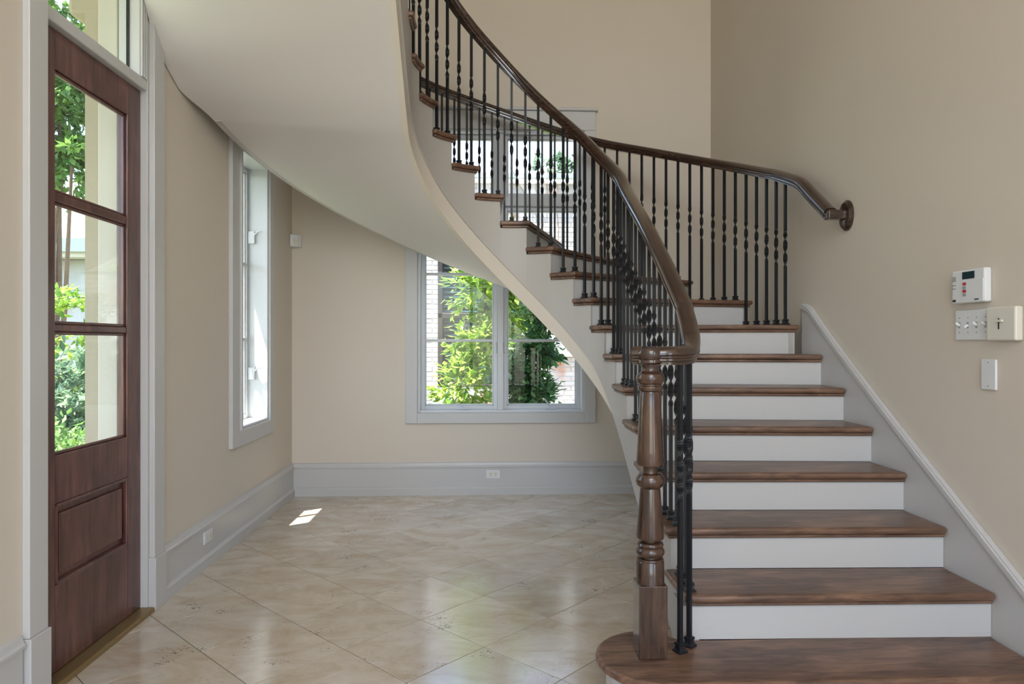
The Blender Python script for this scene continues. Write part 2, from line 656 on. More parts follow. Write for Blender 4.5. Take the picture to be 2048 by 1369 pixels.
def part(mp, name, mat, parent, h0, h1, d0, d1, z0, z1, bevel=0.003):
    return hbox(mp, h0, h1, d0, d1, z0, z1).build(name, mat, parent, bevel=bevel)


def sash(mp, parent, h0, h1, z0, z1, d0, d1, stile, muntins, name='sash'):
    mb = MB()
    mb.box(mp(h0, d0, z0), mp(h0 + stile, d1, z1))
    mb.box(mp(h1 - stile, d0, z0), mp(h1, d1, z1))
    mb.box(mp(h0 + stile, d0, z0), mp(h1 - stile, d1, z0 + stile))
    mb.box(mp(h0 + stile, d0, z1 - stile), mp(h1 - stile, d1, z1))
    # inner glazing bead
    b = 0.010
    e = d0 + 0.012
    mb.box(mp(h0 + stile, e, z0 + stile), mp(h0 + stile + b, d1 - 0.006, z1 - stile))
    mb.box(mp(h1 - stile - b, e, z0 + stile), mp(h1 - stile, d1 - 0.006, z1 - stile))
    mb.box(mp(h0 + stile, e, z0 + stile), mp(h1 - stile, d1 - 0.006, z0 + stile + b))
    mb.box(mp(h0 + stile, e, z1 - stile - b), mp(h1 - stile, d1 - 0.006, z1 - stile))
    s = mb.build(name, 'vinyl', parent, bevel=0.0025, seg=1)
    zs = [z0 + stile] + list(muntins) + [z1 - stile]
    for m in muntins:
        part(mp, 'muntin', 'vinyl', s, h0 + stile, h1 - stile, d0 + 0.004, d1 - 0.004, m - 0.011, m + 0.011, 0.003)
    for a, c in zip(zs, zs[1:]):
        dm = (d0 + d1) / 2
        part(mp, 'pane', 'glass', s, h0 + stile, h1 - stile, dm - 0.002, dm + 0.002, a + (0.011 if a in muntins else 0), c - (0.011 if c in muntins else 0), 0)
    return s


def crank(mp, parent, h, d, z, ln=0.075):
    mb = MB()
    mb.box(mp(h - 0.045, d - 0.022, z), mp(h + 0.045, d, z + 0.014))
    c = mb.build('crank_handle', 'vinyl', parent, bevel=0.004)
    m2 = MB()
    m2.tube([mp(h, d - 0.016, z + 0.012), mp(h - 0.015, d - 0.03, z + 0.03), mp(h - 0.05, d - 0.03, z + ln)], 0.0055, 8)
    m2.build('crank_arm', 'vinyl', c, smooth=True)
    return c


# ---- tall back window
mpb = mapper('back')
win1 = empty('window_1', (0.137, YB, 0.585), 'tall white double casement window with flat header behind the stair', 'window', kind='structure')
h0, h1, zb, zt = W1
part(mpb, 'casing_side', 'white', win1, h0 - 0.097, h0, -0.026, 0.0, 0.585, 2.99)
part(mpb, 'casing_side', 'white', win1, h1, h1 + 0.094, -0.026, 0.0, 0.585, 2.99)
part(mpb, 'casing_bottom', 'white', win1, h0, h1, -0.026, 0.0, 0.585, zb)
part(mpb, 'casing_head', 'white', win1, h0 - 0.097, h1 + 0.094, -0.028, 0.0, 2.99, 3.145)
part(mpb, 'head_cornice', 'white', win1, h0 - 0.115, h1 + 0.112, -0.05, 0.0, 3.145, 3.172, 0.008)
part(mpb, 'jamb', 'vinyl', win1, h0, h0 + 0.022, -0.012, 0.20, zb, zt)
part(mpb, 'jamb', 'vinyl', win1, h1 - 0.022, h1, -0.012, 0.20, zb, zt)
part(mpb, 'sill', 'vinyl', win1, h0 + 0.022, h1 - 0.022, -0.012, 0.20, zb, zb + 0.022)
part(mpb, 'head_jamb', 'vinyl', win1, h0 + 0.022, h1 - 0.022, -0.012, 0.20, zt - 0.022, zt)
hm = 0.132
part(mpb, 'mullion', 'vinyl', win1, hm - 0.024, hm + 0.024, 0.0, 0.16, zb + 0.022, zt - 0.022)
part(mpb, 'transom_bar', 'vinyl', win1, h0 + 0.022, h1 - 0.022, 0.01, 0.16, 2.372, 2.44)
for a, b in ((h0 + 0.022, hm - 0.024), (hm + 0.024, h1 - 0.022)):
    sash(mpb, win1, a, b, zb + 0.022, 2.372, 0.05, 0.10, 0.034, [1.262, 1.812])
    sash(mpb, win1, a, b, 2.44, zt - 0.022, 0.05, 0.10, 0.034, [], 'transom_sash')
crank(mpb, win1, -0.17, 0.048, zb + 0.024, 0.055)
crank(mpb, win1, 0.55, 0.048, zb + 0.024, 0.085)
for s in (-1, 1):
    lk = hbox(mpb, hm + s * 0.036 - 0.007, hm + s * 0.036 + 0.007, 0.025, 0.05, 1.16, 1.25).build('sash_lock', 'vinyl', win1, bevel=0.004)

# ---- narrow left window
mpl = mapper('left')
win2 = empty('window_2', (XL, 4.675, 0.594), 'narrow white casement window in deep reveal on the left wall', 'window', kind='structure')
h0, h1, zb, zt = W2
part(mpl, 'casing_side', 'white', win2, h0 - 0.15, h0 - 0.028, -0.026, 0, 0.594, 2.62)
part(mpl, 'casing_bead', 'white', win2, h0 - 0.028, h0, -0.04, 0, 0.69, 2.50, 0.006)
part(mpl, 'casing_side', 'white', win2, h1, h1 + 0.075, -0.026, 0, 0.594, 2.62)
part(mpl, 'casing_bottom', 'white', win2, h0 - 0.028, h1, -0.026, 0, 0.594, 0.69)
part(mpl, 'casing_head', 'white', win2, h0 - 0.028, h1, -0.026, 0, 2.50, 2.62)
part(mpl, 'jamb', 'vinyl', win2, h0, h0 + 0.016, -0.01, 0.20, zb, zt)
part(mpl, 'jamb', 'vinyl', win2, h1 - 0.016, h1, -0.01, 0.20, zb, zt)
part(mpl, 'sill', 'vinyl', win2, h0 + 0.016, h1 - 0.016, -0.01, 0.20, zb, zb + 0.018)
part(mpl, 'head_jamb', 'vinyl', win2, h0 + 0.016, h1 - 0.016, -0.01, 0.20, zt - 0.018, zt)
s2 = sash(mpl, win2, h0 + 0.016, h1 - 0.016, zb + 0.018, zt - 0.018, 0.125, 0.17, 0.03, [1.27, 1.80])
part(mpl, 'muntin', 'vinyl', s2, 4.70 - 0.011, 4.70 + 0.011, 0.129, 0.166, zb + 0.05, zt - 0.05)
crank(mpl, win2, 4.66, 0.122, zb + 0.02, 0.09)
for z in (0.98, 1.95):
    hg = hbox(mpl, h1 - 0.034, h1 - 0.016, 0.075, 0.125, z, z + 0.09).build('hinge', 'vinyl', win2, bevel=0.005)
    m2 = MB().tube([mpl(h1 - 0.03, 0.08, z + 0.06), mpl(h1 - 0.045, 0.05, z + 0.085), mpl(h1 - 0.04, 0.02, z + 0.09)], 0.006, 8)
    m2.build('hinge_lever', 'vinyl', hg, smooth=True)

# ---- entry door with transom
y0, y1, _, ztop = D1
door1 = empty('door_1', (XL, 2.87, 0.0), 'dark mahogany entry door with three glass lights and a lower panel', 'door', kind='structure')
for a, b in ((y0 - 0.085, y0 + 0.015), (y1 - 0.003, y1 + 0.10)):
    c = part(mpl, 'casing', 'white', door1, a, b, -0.026, 0, 0.245, 3.33)
    part(mpl, 'plinth_block', 'white', c, a - 0.006, b + 0.006, -0.034, 0, 0.0, 0.245)
part(mpl, 'casing_head', 'white', door1, y0 - 0.085, y1 + 0.10, -0.026, 0, 3.33, 3.43)
for a, b in ((y0, y0 + 0.018), (y1 - 0.018, y1)):
    part(mpl, 'jamb', 'white', door1, a, b, 0.0, 0.055, 0.0, ztop, 0.002)
    part(mpl, 'outer_jamb', 'door', door1, a, b, 0.055, 0.13, 0.0, 2.41, 0.002)
    part(mpl, 'exterior_casing', 'cream_ext', door1, a - (0.0 if a < 3 else 0.012), b + (0.012 if a < 3 else 0.0), 0.13, 0.2175, 0.0, ztop, 0.004)
part(mpl, 'threshold', 'brass', door1, y0 + 0.018, y1 - 0.018, -0.035, 0.16, 0.0, 0.022, 0.006)
part(mpl, 'header_bar', 'white', door1, y0 + 0.018, y1 - 0.018, 0.0, 0.10, 2.412, 2.462, 0.006)
# transom sash
part(mpl, 'transom_post', 'white', door1, y1 - 0.075, y1 - 0.018, 0.006, 0.10, 2.462, ztop, 0.003)
for k in range(3):
    part(mpl, 'transom_flute', 'white', door1, y1 - 0.072 + k * 0.019, y1 - 0.060 + k * 0.019, -0.004, 0.006, 2.462, ztop, 0.003)
part(mpl, 'weather_strip', 'black', door1, y1 - 0.081, y1 - 0.075, 0.052, 0.064, 2.462, ztop, 0)
part(mpl, 'transom_pane', 'glass', door1, y0 + 0.018, y1 - 0.081, 0.058, 0.062, 2.462, ztop, 0)
# leaf
YA, YZ = y0 + 0.020, y1 - 0.020
GA, GZ = YA + 0.125, YZ - 0.115
dd0, dd1 = 0.030, 0.075
leaf = empty('door_leaf', (0, 0, 0))
leaf.parent = door1
leaf.location = Vector((XL - dd1, (YA + YZ) / 2, 0.024)) - door1.location
lf = MB()
lf.box(mpl(YA, dd0, 0.024), mpl(GA, dd1, 2.410))
lf.build('stile', 'door', leaf, bevel=0.003)
MB().box(mpl(GZ, dd0, 0.024), mpl(YZ, dd1, 2.410)).build('stile', 'door', leaf, bevel=0.003)
for nm, za, zb_ in (('bottom_rail', 0.024, 0.344), ('lock_rail', 0.647, 0.827), ('top_rail', 2.265, 2.410)):
    MB().box(mpl(GA, dd0, za), mpl(GZ, dd1, zb_)).build(nm, 'door', leaf, bevel=0.003)
for za, zb_ in ((1.289, 1.317), (1.773, 1.809)):
    MB().box(mpl(GA, dd0 + 0.004, za), mpl(GZ, dd1 - 0.004, zb_)).build('glazing_bar', 'door', leaf, bevel=0.005)
for za, zb_ in ((0.827, 1.289), (1.317, 1.773), (1.809, 2.265)):
    MB().box(mpl(GA, 0.051, za), mpl(GZ, 0.055, zb_)).build('pane', 'glass', leaf)
    st = MB()
    for (a, b, c, d) in ((GA, GA + 0.012, za, zb_), (GZ - 0.012, GZ, za, zb_), (GA, GZ, za, za + 0.012), (GA, GZ, zb_ - 0.012, zb_)):
        st.box(mpl(a, dd0 + 0.010, c), mpl(b, 0.051, d))
    st.build('glazing_stop', 'door', leaf, bevel=0.003, seg=1)
# raised lower panel
MB().box(mpl(GA, dd0 + 0.018, 0.344), mpl(GZ, dd1 - 0.012, 0.647)).build('panel', 'door', leaf)
MB().box(mpl(GA + 0.035, dd0 + 0.004, 0.384), mpl(GZ - 0.035, dd0 + 0.018, 0.607)).build('raised_panel', 'door', leaf, bevel=0.009, seg=3)
pm = MB()
for (a, b, c, d) in ((GA, GA + 0.014, 0.344, 0.647), (GZ - 0.014, GZ, 0.344, 0.647), (GA, GZ, 0.344, 0.358), (GA, GZ, 0.633, 0.647)):
    pm.box(mpl(a, dd0 - 0.004, c), mpl(b, dd0 + 0.018, d))
pm.build('panel_moulding', 'door', leaf, bevel=0.005, seg=2)

# ---- two unseen window openings added behind the viewer for the fill lights
mpf = lambda h, d, z: (h, YF - d, z)
for (a, b, c, d), nm, lb in (((-1.15, 1.47, 0.35, 2.75), 'fill_opening_lower', 'wide white framed opening added behind the viewer for fill light, lower storey'),
                             ((-1.25, 1.57, 3.3, 5.1), 'fill_opening_upper', 'wide white framed opening added behind the viewer for fill light, upper storey')):
    wv = empty(nm, ((a + b) / 2, YF, c), lb, 'window', kind='structure')
    part(mpf, 'casing_side', 'white', wv, a - 0.1, a, -0.026, 0, c - 0.1, d + 0.1)
    part(mpf, 'casing_side', 'white', wv, b, b + 0.1, -0.026, 0, c - 0.1, d + 0.1)
    part(mpf, 'casing_bottom', 'white', wv, a, b, -0.026, 0, c - 0.1, c)
    part(mpf, 'casing_head', 'white', wv, a, b, -0.026, 0, d, d + 0.1)
    for k in range(1, 3):
        hx = a + (b - a) * k / 3
        part(mpf, 'mullion', 'vinyl', wv, hx - 0.03, hx + 0.03, 0.0, 0.08, c, d)

# ------------------------------------------------------------------ the curved staircase
CX, CY = 0.17, 3.83
RISE = 0.1688


def pth(t, r):
    """t<0: straight flight along the right wall (cm); 0..180: half turn (deg); >180: straight again (cm)"""
    if t < 0:
        return (CX + r, CY + t * 0.01)
    if t <= 180:
        return (CX + r * cos(R_(t)), CY + r * sin(R_(t)))
    return (CX - r, CY - (t - 180) * 0.01)


TI = {1: -166, 2: -139, 3: -112, 4: -84.5, 5: -55, 6: -26, 7: 3.5, 8: 18.5, 9: 31.5, 10: 45.5, 11: 61.5, 12: 77.3, 13: 94, 14: 110.7,
      15: 127.2, 16: 143.6, 17: 158.8, 18: 173.5, 19: 188, 20: 203, 21: 218, 22: 233}
TO = {1: -167.5, 2: -141, 3: -114.7, 4: -88.3, 5: -62.5, 6: -37, 7: -13, 8: 3.4, 9: 19.5, 10: 37.5, 11: 56, 12: 74, 13: 92, 14: 109.5,
      15: 126.5, 16: 143.5, 17: 160, 18: 175, 19: 195, 20: 215, 21: 233, 22: 243}
RI_T, RO_T = 0.55, 1.668        # tread ends (with nosing)
RI_F, RO_F = 0.578, 1.645       # stringer faces
NST = 21

stair = empty('staircase', (1.2, 3.0, 0.0), 'curved staircase with dark walnut treads and white risers', 'staircase')


def side_pts(t0, t1, r, step=6.0):
    n = max(1, int(abs(t1 - t0) / step + 0.999))
    return [pth(t0 + (t1 - t0) * k / n, r) for k in range(n + 1)]


def tread_poly(n, inset=0.0, back=0.0, ri=RI_T, ro=RO_T):
    """counter-clockwise outline seen from above; inset moves the front edge back"""
    ti0, ti1 = TI[n], TI[n + 1]
    to0, to1 = TO[n], TO[n + 1]
    inner = side_pts(ti0, ti1, ri)
    outer = side_pts(to0, to1, ro)
    # shift the front edge by inset and the back edge by `back` along the direction of travel
    def shift(pin, pout, d):
        e = Vector((pout[0] - pin[0], pout[1] - pin[1]))
        nrm = Vector((-e.y, e.x)).normalized()
        return (pin[0] + nrm.x * d, pin[1] + nrm.y * d), (pout[0] + nrm.x * d, pout[1] + nrm.y * d)
    fi, fo = shift(inner[0], outer[0], inset)
    bi, bo = shift(inner[-1], outer[-1], back)
    inn = [fi] + inner[1:-1] + [bi]
    out = [fo] + outer[1:-1] + [bo]
    return inn, out


def ccw(poly):
    a = sum(poly[k - 1][0] * poly[k][1] - poly[k][0] * poly[k - 1][1] for k in range(len(poly)))
    return poly if a > 0 else poly[::-1]


NX, NY = 0.575, 2.365           # newel centre
for n in range(1, NST + 1):
    z = n * RISE
    ro = RO_T if n >= 8 else XR - 0.024 - CX
    if n == 1:
        # bullnose starting step
        arc = [(NX + 0.015 + 0.205 * cos(R_(a)), NY - 0.01 + 0.205 * sin(R_(a))) for a in range(90, 271, 10)]
        yf = NY - 0.01 - 0.205
        poly = [(XR - 0.024, yf)] + [(XR - 0.024, 2.47), (0.72, 2.47)] + [(0.64, 2.535)] + arc
        poly = ccw(poly)
        tr = MB().prism(poly, z - 0.030, z).build('tread', 'tread', stair, bevel=0.012, seg=3, angle=50)
        arc2 = [(NX + 0.015 + 0.180 * cos(R_(a)), NY - 0.01 + 0.180 * sin(R_(a))) for a in range(90, 271, 10)]
        poly2 = ccw([(XR - 0.024, yf + 0.025), (XR - 0.024, 2.47), (0.72, 2.47)] + arc2)
        MB().prism(poly2, z - 0.046, z - 0.030).build('cove_moulding', 'tread', tr, bevel=0.005, seg=1)
        arc3 = [(NX + 0.015 + 0.168 * cos(R_(a)), NY - 0.01 + 0.168 * sin(R_(a))) for a in range(90, 271, 10)]
        poly3 = ccw([(XR - 0.024, yf + 0.037), (XR - 0.024, 2.45), (0.74, 2.45)] + arc3)
        MB().prism(poly3, 0.0, z - 0.046).build('riser', 'white', stair)
        continue
    inn, out = tread_poly(n, 0.0, 0.032, RI_T, ro)
    tr = MB().prism(ccw(inn + out[::-1]), z - 0.028, z).build('tread', 'tread', stair, bevel=0.011, seg=3, angle=50)
    inn2, out2 = tread_poly(n, 0.013, 0.02, RI_T + 0.013, ro - (0.013 if n >= 8 else 0.0))
    MB().prism(ccw(inn2 + out2[::-1]), z - 0.044, z - 0.028).build('cove_moulding', 'tread', tr, bevel=0.005, seg=1)
    # riser board
    a, b = pth(TI[n], RI_F), pth(TO[n], (RO_F if n >= 8 else ro))
    e = Vector((b[0] - a[0], b[1] - a[1]))
    nr = Vector((-e.y, e.x)).normalized()
    q = [(p[0] + nr.x * d, p[1] + nr.y * d) for p, d in ((a, 0.028), (b, 0.028), (b, 0.046), (a, 0.046))]
    MB().prism(ccw(q), (n - 1) * RISE + 0.0005, z - 0.044).build('riser', 'white', stair)

# soffit profile (heights of its inner and outer edge along the flight)
ZI = [(-150, -0.14), (-125, 0.0), (-100, 0.15), (-48.7, 0.465), (-34, 0.545), (-14, 0.673), (9.9, 0.797), (30.4, 0.968), (47.4, 1.14), (91.5, 1.598), (117, 1.857),
      (143.5, 2.113), (160.4, 2.279), (180, 2.42), (186.5, 2.447), (215.3, 2.70), (234.8, 2.875), (262, 3.12)]
ZO = [(-150, -0.14), (-125, 0.0), (-100, 0.15), (-48.7, 0.47), (-14, 0.69), (9.9, 0.85), (47.4, 1.22), (70, 1.47), (91.5, 1.702), (101, 1.806), (114.8, 1.947), (132.9, 2.132),
      (147.5, 2.253), (156, 2.328), (170.4, 2.426), (180, 2.48), (201.3, 2.515), (218.6, 2.589), (234.2, 2.667), (243, 2.81), (262, 3.15)]
T_END = 262


def zi(t):
    return smooth_table(ZI, t, 12)


def zo(t):
    return smooth_table(ZO, t, 12)


rows = []
tt = -124.0
NR = 14
while tt <= T_END:
    ro = 1.652 if tt > 0 else 1.652 + min(1.0, -tt / 8.0) * 0.03
    if tt > 180:
        ro = 1.652 + min(1.0, (tt - 180) / 25.0) * 0.072
    elif tt > 150:
        ro = 1.652
    a = pth(tt, RI_F + 0.014)
    b = pth(tt, ro)
    za, zb_ = max(0.004, zi(tt)), max(0.004, zo(tt))
    row = []
    for k in range(NR + 1):
        f = k / NR
        row.append((a[0] + (b[0] - a[0]) * f, a[1] + (b[1] - a[1]) * f, za + (zb_ - za) * f))
    rows.append(row)
    tt += 3.0
mb = MB()
rings = []
for row in rows:
    rings.append(row + [(p[0], p[1], p[2] + 0.03) for p in reversed(row)])
mb.loft(rings)
mb.build('soffit', 'soffit', stair, smooth=True)

# inner stringer (white, stepped top) and the painted plaster band beneath it
st = MB()
for n in range(2, NST + 1):
    t0 = TI[n] + (2.8 if (TI[n] < 0 or TI[n] > 180) else 2.8)
    t1 = TI[n + 1] + 2.8
    k = max(1, int((t1 - t0) / 3.0 + 0.99))
    rg = []
    for i in range(k + 1):
        t = t0 + (t1 - t0) * i / k
        top = n * RISE - 0.044
        bot = max(0.0, zi(t) + 0.118 * min(1, max(0, (t - 6) / 26.0)))
        bot = min(bot, top - 0.01)
        p, q = pth(t, RI_F), pth(t, RI_F + 0.032)
        rg.append([(p[0], p[1], bot), (p[0], p[1], top), (q[0], q[1], top), (q[0], q[1], bot)])
    st.loft(rg)
so = st.build('inner_stringer', 'stringer', stair, smooth=True)
bd = MB()
rg = []
t = 4.0
while t <= T_END:
    p, q = pth(t, RI_F + 0.012), pth(t, RI_F + 0.045)
    lo = zi(t) - 0.004
    hi = zi(t) + 0.118 * min(1, max(0, (t - 6) / 26.0)) + 0.02
    rg.append([(p[0], p[1], lo), (p[0], p[1], hi), (q[0], q[1], hi), (q[0], q[1], lo)])
    t += 3.0
bd.loft(rg)
bd.build('plaster_band', 'wall', stair, smooth=True)
# the bottom end of the stringer behind the newel
eb = MB()
eb.prism(ccw([(0.72, 2.47), (0.748, 2.47), (0.748, 2.60), (0.72, 2.60)]), 0.0, 0.29)
eb.build('stringer_foot', 'stringer', stair)
# outer stringer
ot = MB()
for n in range(8, 19):
    t0, t1 = TO[n] + 1.0, TO[n + 1] + 1.0
    k = max(1, int((t1 - t0) / 4.0 + 0.99))
    rg = []
    for i in range(k + 1):
        t = min(179.9, t0 + (t1 - t0) * i / k)
        top = n * RISE - 0.044
        bot = zo(t) - 0.004
        p, q = pth(t, RO_F), pth(t, RO_F - 0.03)
        rg.append([(p[0], p[1], bot), (q[0], q[1], bot), (q[0], q[1], top), (p[0], p[1], top)])
    ot.loft(rg)
ot.build('outer_stringer', 'stringer', stair, smooth=True)

# skirt board along the right wall
sk_pts = []
SKX = XR - 0.022


def nose_z(y):
    # nosing line on the wall side
    tab = [(CY + TO[n] * 0.01, n * RISE) for n in range(1, 8)] + [(CY + 1.668 * sin(R_(TO[8])), 8 * RISE)]
    return lerp_table(tab, y)


ys = [2.0, 2.3, 2.6, 2.9, 3.2, 3.5, 3.75, 3.86, 3.92, 3.96]
top = [nose_z(y) + 0.148 for y in ys]
top[-2] = top[-3] + 0.022
top[-1] = top[-2] + 0.004
sk = MB()
for xa, xb, dz in ((SKX, XR - 0.0005, 0.0), (SKX - 0.010, SKX, -0.004)):
    rg = []
    for y, zt_ in zip(ys, top):
        lo = max(0.0, zt_ - 0.55) if dz == 0.0 else zt_ - 0.034
        rg.append([(xa, y, lo), (xb, y, lo), (xb, y, zt_ + dz), (xa, y, zt_ + dz)])
    sk.loft(rg)
sk.build('skirt_board', 'white', stair, bevel=0.003, seg=1)
pl = MB().box((SKX - 0.002, -0.29, 0.0), (XR - 0.0005, 2.0, 0.266))
o = pl.build('baseboard_right', 'white', None, bevel=0.004)
tag(o, 'white baseboard on the near part of the right wall', 'baseboard', kind='structure')

op = empty('fill_opening_side', (XR, -1.4, 0.0), 'white cased opening added behind the viewer for side fill light', 'opening', kind='structure')  # unseen opening added to let the side fill light in
for a, b in ((-2.5, -2.4), (-0.4, -0.3)):
    MB().box((XR - 0.024, a, 0.0), (XR - 0.0005, b, 2.7)).build('casing', 'white', op, bevel=0.003)
MB().box((XR - 0.024, -2.4, 2.6), (XR - 0.0005, -0.4, 2.7)).build('casing_head', 'white', op, bevel=0.003)

# upper landing the flight arrives at
ZL = (NST) * RISE
MB().box((XL + 0.002, 1.2, 3.13), (CX - RI_F - 0.012, 3.03, ZL - 0.03)).build('landing_slab', 'soffit', stair)
MB().box((XL + 0.002, 3.03, 3.34), (CX - RI_F - 0.012, 3.20, ZL - 0.03)).build('landing_edge', 'soffit', stair)
MB().box((XL + 0.002, 1.2, ZL - 0.03), (CX - RI_T, 3.24, ZL)).build('landing_floor', 'tread', stair, bevel=0.008, seg=2)

# ------------------------------------------------------------------ railings
RAIL_I = [(-118.4, 1.375), (-88.7, 1.584), (-51.7, 1.82), (-4.2, 2.095), (29.9, 2.368), (49.3, 2.575), (65.8, 2.736), (81.3, 2.905), (96.5, 3.078), (112.1, 3.237),
          (128, 3.39), (170, 3.82), (235, 4.45)]
RAIL_O = [(3, 2.205), (7.2, 2.239), (19.3, 2.362), (34.9, 2.518), (49.5, 2.663), (65.1, 2.795), (84.6, 3.005), (98.6, 3.135), (113.3, 3.236), (140, 3.50), (180, 3.90), (200, 3.98)]
R_BI, R_BO = 0.61, 1.605


def ri_z(t):
    return smooth_table(RAIL_I, t, 8)


def ro_z(t):
    return smooth_table(RAIL_O, t, 8)


# moulded handrail section (horizontal offset, vertical offset)
SEC = []
half = [(0.0, 0.027), (0.010, 0.0262), (0.019, 0.0235), (0.026, 0.018), (0.0295, 0.010), (0.0300, 0.003), (0.0245, -0.002), (0.0240, -0.006),
        (0.0285, -0.010), (0.0285, -0.0145), (0.0220, -0.0175), (0.0215, -0.021), (0.0215, -0.0265), (0.0, -0.0268)]
half = [(x * 1.12, z * 1.2) for x, z in half]
SEC = half + [(-x, z) for x, z in reversed(half[1:-1])]


def sweep(mb, path):
    path = [Vector(p) for p in path]
    rings = []
    for i, p in enumerate(path):
        t = path[min(i + 1, len(path) - 1)] - path[max(i - 1, 0)]
        h = Vector((t.x, t.y, 0)).normalized()
        side = Vector((h.y, -h.x, 0))
        tn = t.normalized()
        up = side.cross(tn).normalized()
        if up.z < 0:
            up = -up
        rings.append([p + side * x + up * z for x, z in SEC])
    mb.loft(rings)
    return mb


def catmull(pts, n=6):
    P = [Vector(p) for p in pts]
    out = []
    for i in range(len(P) - 1):
        p0 = P[max(i - 1, 0)]
        p1, p2 = P[i], P[i + 1]
        p3 = P[min(i + 2, len(P) - 1)]
        for k in range(n):
            s = k / n
            out.append(0.5 * ((2 * p1) + (-p0 + p2) * s + (2 * p0 - 5 * p1 + 4 * p2 - p3) * s * s + (-p0 + 3 * p1 - 3 * p2 + p3) * s ** 3))
    out.append(P[-1])
    return out


# inner railing
rail_in = empty('stair_railing', (NX, NY, RISE), 'inner stair railing with turned newel post and scrolled walnut handrail end', 'railing')
start = catmull([(0.520, 2.385, 1.203), (0.575, 2.362, 1.203), (0.630, 2.352, 1.203), (0.680, 2.366, 1.204), (0.722, 2.405, 1.212), (0.750, 2.470, 1.247), (0.766, 2.55, 1.303),
                 (0.776, 2.646, 1.375)], 5)
path = start[:-1]
t = -118.4
while t < 262:
    p = pth(t, R_BI)
    path.append(Vector((p[0], p[1], ri_z(t))))
    t += 3.0
sweep(MB(), path).build('handrail', 'rail', rail_in, smooth=True)
# round cap over the newel where the rail ends
MB().lathe([(0.0, 1.172), (0.042, 1.172), (0.049, 1.179), (0.049, 1.188), (0.044, 1.193), (0.050, 1.206), (0.049, 1.219), (0.040, 1.231), (0.02, 1.2350), (0.0, 1.2355)], NX, NY).build(
    'rail_cap', 'rail', rail_in, smooth=True)
npf = [(0.0, 1.178), (0.033, 1.178), (0.033, 1.170), (0.029, 1.162), (0.029, 1.152), (0.034, 1.144), (0.044, 1.140), (0.0485, 1.130), (0.0485, 1.120), (0.044, 1.108), (0.037, 1.104),
       (0.037, 1.100), (0.042, 1.097), (0.0425, 1.090), (0.040, 1.082), (0.034, 1.078), (0.0355, 1.074), (0.0385, 1.02), (0.0455, 0.875), (0.0488, 0.832), (0.046, 0.824),
       (0.027, 0.818), (0.0245, 0.808), (0.026, 0.797), (0.040, 0.793), (0.049, 0.780), (0.0505, 0.769), (0.047, 0.755), (0.038, 0.747), (0.034, 0.744), (0.0355, 0.735), (0.042, 0.65),
       (0.0488, 0.578), (0.047, 0.571), (0.030, 0.567), (0.029, 0.560), (0.043, 0.556), (0.046, 0.548), (0.042, 0.541), (0.045, 0.538), (0.0495, 0.529), (0.0495, 0.521), (0.044, 0.512),
       (0.033, 0.508), (0.033, 0.504), (0.045, 0.502), (0.0465, 0.498), (0.0455, 0.494), (0.048, 0.490), (0.048, 0.415), (0.040, 0.41), (0.0, 0.41)]
nw = MB().lathe(list(reversed(npf)), NX, NY, 32).build('newel_post', 'newel', rail_in, smooth=True)
MB().box((NX - 0.049, NY - 0.049, RISE), (NX + 0.049, NY + 0.049, 0.418)).build('newel_base', 'newel', nw, bevel=0.004)


def baluster(parent, x, y, z0, z1, rot, tw_start):
    """square iron bar with a twisted flat section and a flared square shoe"""
    mb = MB()
    A, TWL = 0.0072, 0.225
    zt1 = z1 - tw_start
    zt0 = zt1 - TWL
    sect = [(z0, A, A, 0.0)]
    sect.append((zt0 - 0.02, A, A, 0.0))
    N = 24
    for k in range(N + 1):
        s = k / N
        e = min(1.0, min(s, 1 - s) * 8)
        ang = s * 3 * pi
        sect.append((zt0 + TWL * s, A + (0.0118 - A) * e, A + (0.0038 - A) * e, ang))
    sect.append((zt1 + 0.02, A, A, 3 * pi))
    sect.append((z1, A, A, 3 * pi))
    rings = []
    for z, a, b, an in sect:
        c, s = cos(rot + an), sin(rot + an)
        rings.append([(x + c * px - s * py, y + s * px + c * py, z) for px, py in ((a, b), (-a, b), (-a, -b), (a, -b))])
    mb.loft(rings)
    o = mb.build('baluster', 'iron', parent, fix=True)
    sh = MB()
    rr = []
    for z, w in ((0.0, 0.0190), (0.006, 0.0190), (0.011, 0.0135), (0.021, 0.0110), (0.025, 0.0140), (0.032, 0.0140), (0.034, 0.0100)):
        c, s = cos(rot), sin(rot)
        rr.append([(x + c * px - s * py, y + s * px + c * py, z0 + z) for px, py in ((w, w), (-w, w), (-w, -w), (w, -w))])
    sh.loft(rr)
    sh.build('shoe', 'iron', o)
    return o


# step 1: two balusters under the scroll
baluster(rail_in, 0.682, 2.372, RISE, 1.182, 0.4, 0.27)
baluster(rail_in, 0.728, 2.418, RISE, 1.196, 0.7, 0.27)
xy_in = []
for n in range(2, 21):
    t0, t1 = TI[n], TI[n + 1]
    if n == 2:
        fr = [(0.752, 2.492), (0.762, 2.575), (0.768, 2.66)]
        for (x, y) in fr:
            zt_ = lerp_table([(2.47, 1.247), (2.55, 1.303), (2.646, 1.375), (2.70, 1.412)], y)
            baluster(rail_in, x, y, n * RISE, zt_ - 0.030, 0.0, 0.28)
        continue
    cnt = 3 if n <= 7 else 2
    for k in range(cnt):
        off = 3.8 if t0 >= 0 else 5.0
        t = t0 + off + (t1 - t0) * k / cnt
        if n == 7:
            t = t0 + 2.5 + (t1 - t0) * k / cnt
        p = pth(t, R_BI)
        baluster(rail_in, p[0], p[1], n * RISE, ri_z(t) - 0.030, R_(t if t > 0 else 0), 0.285)

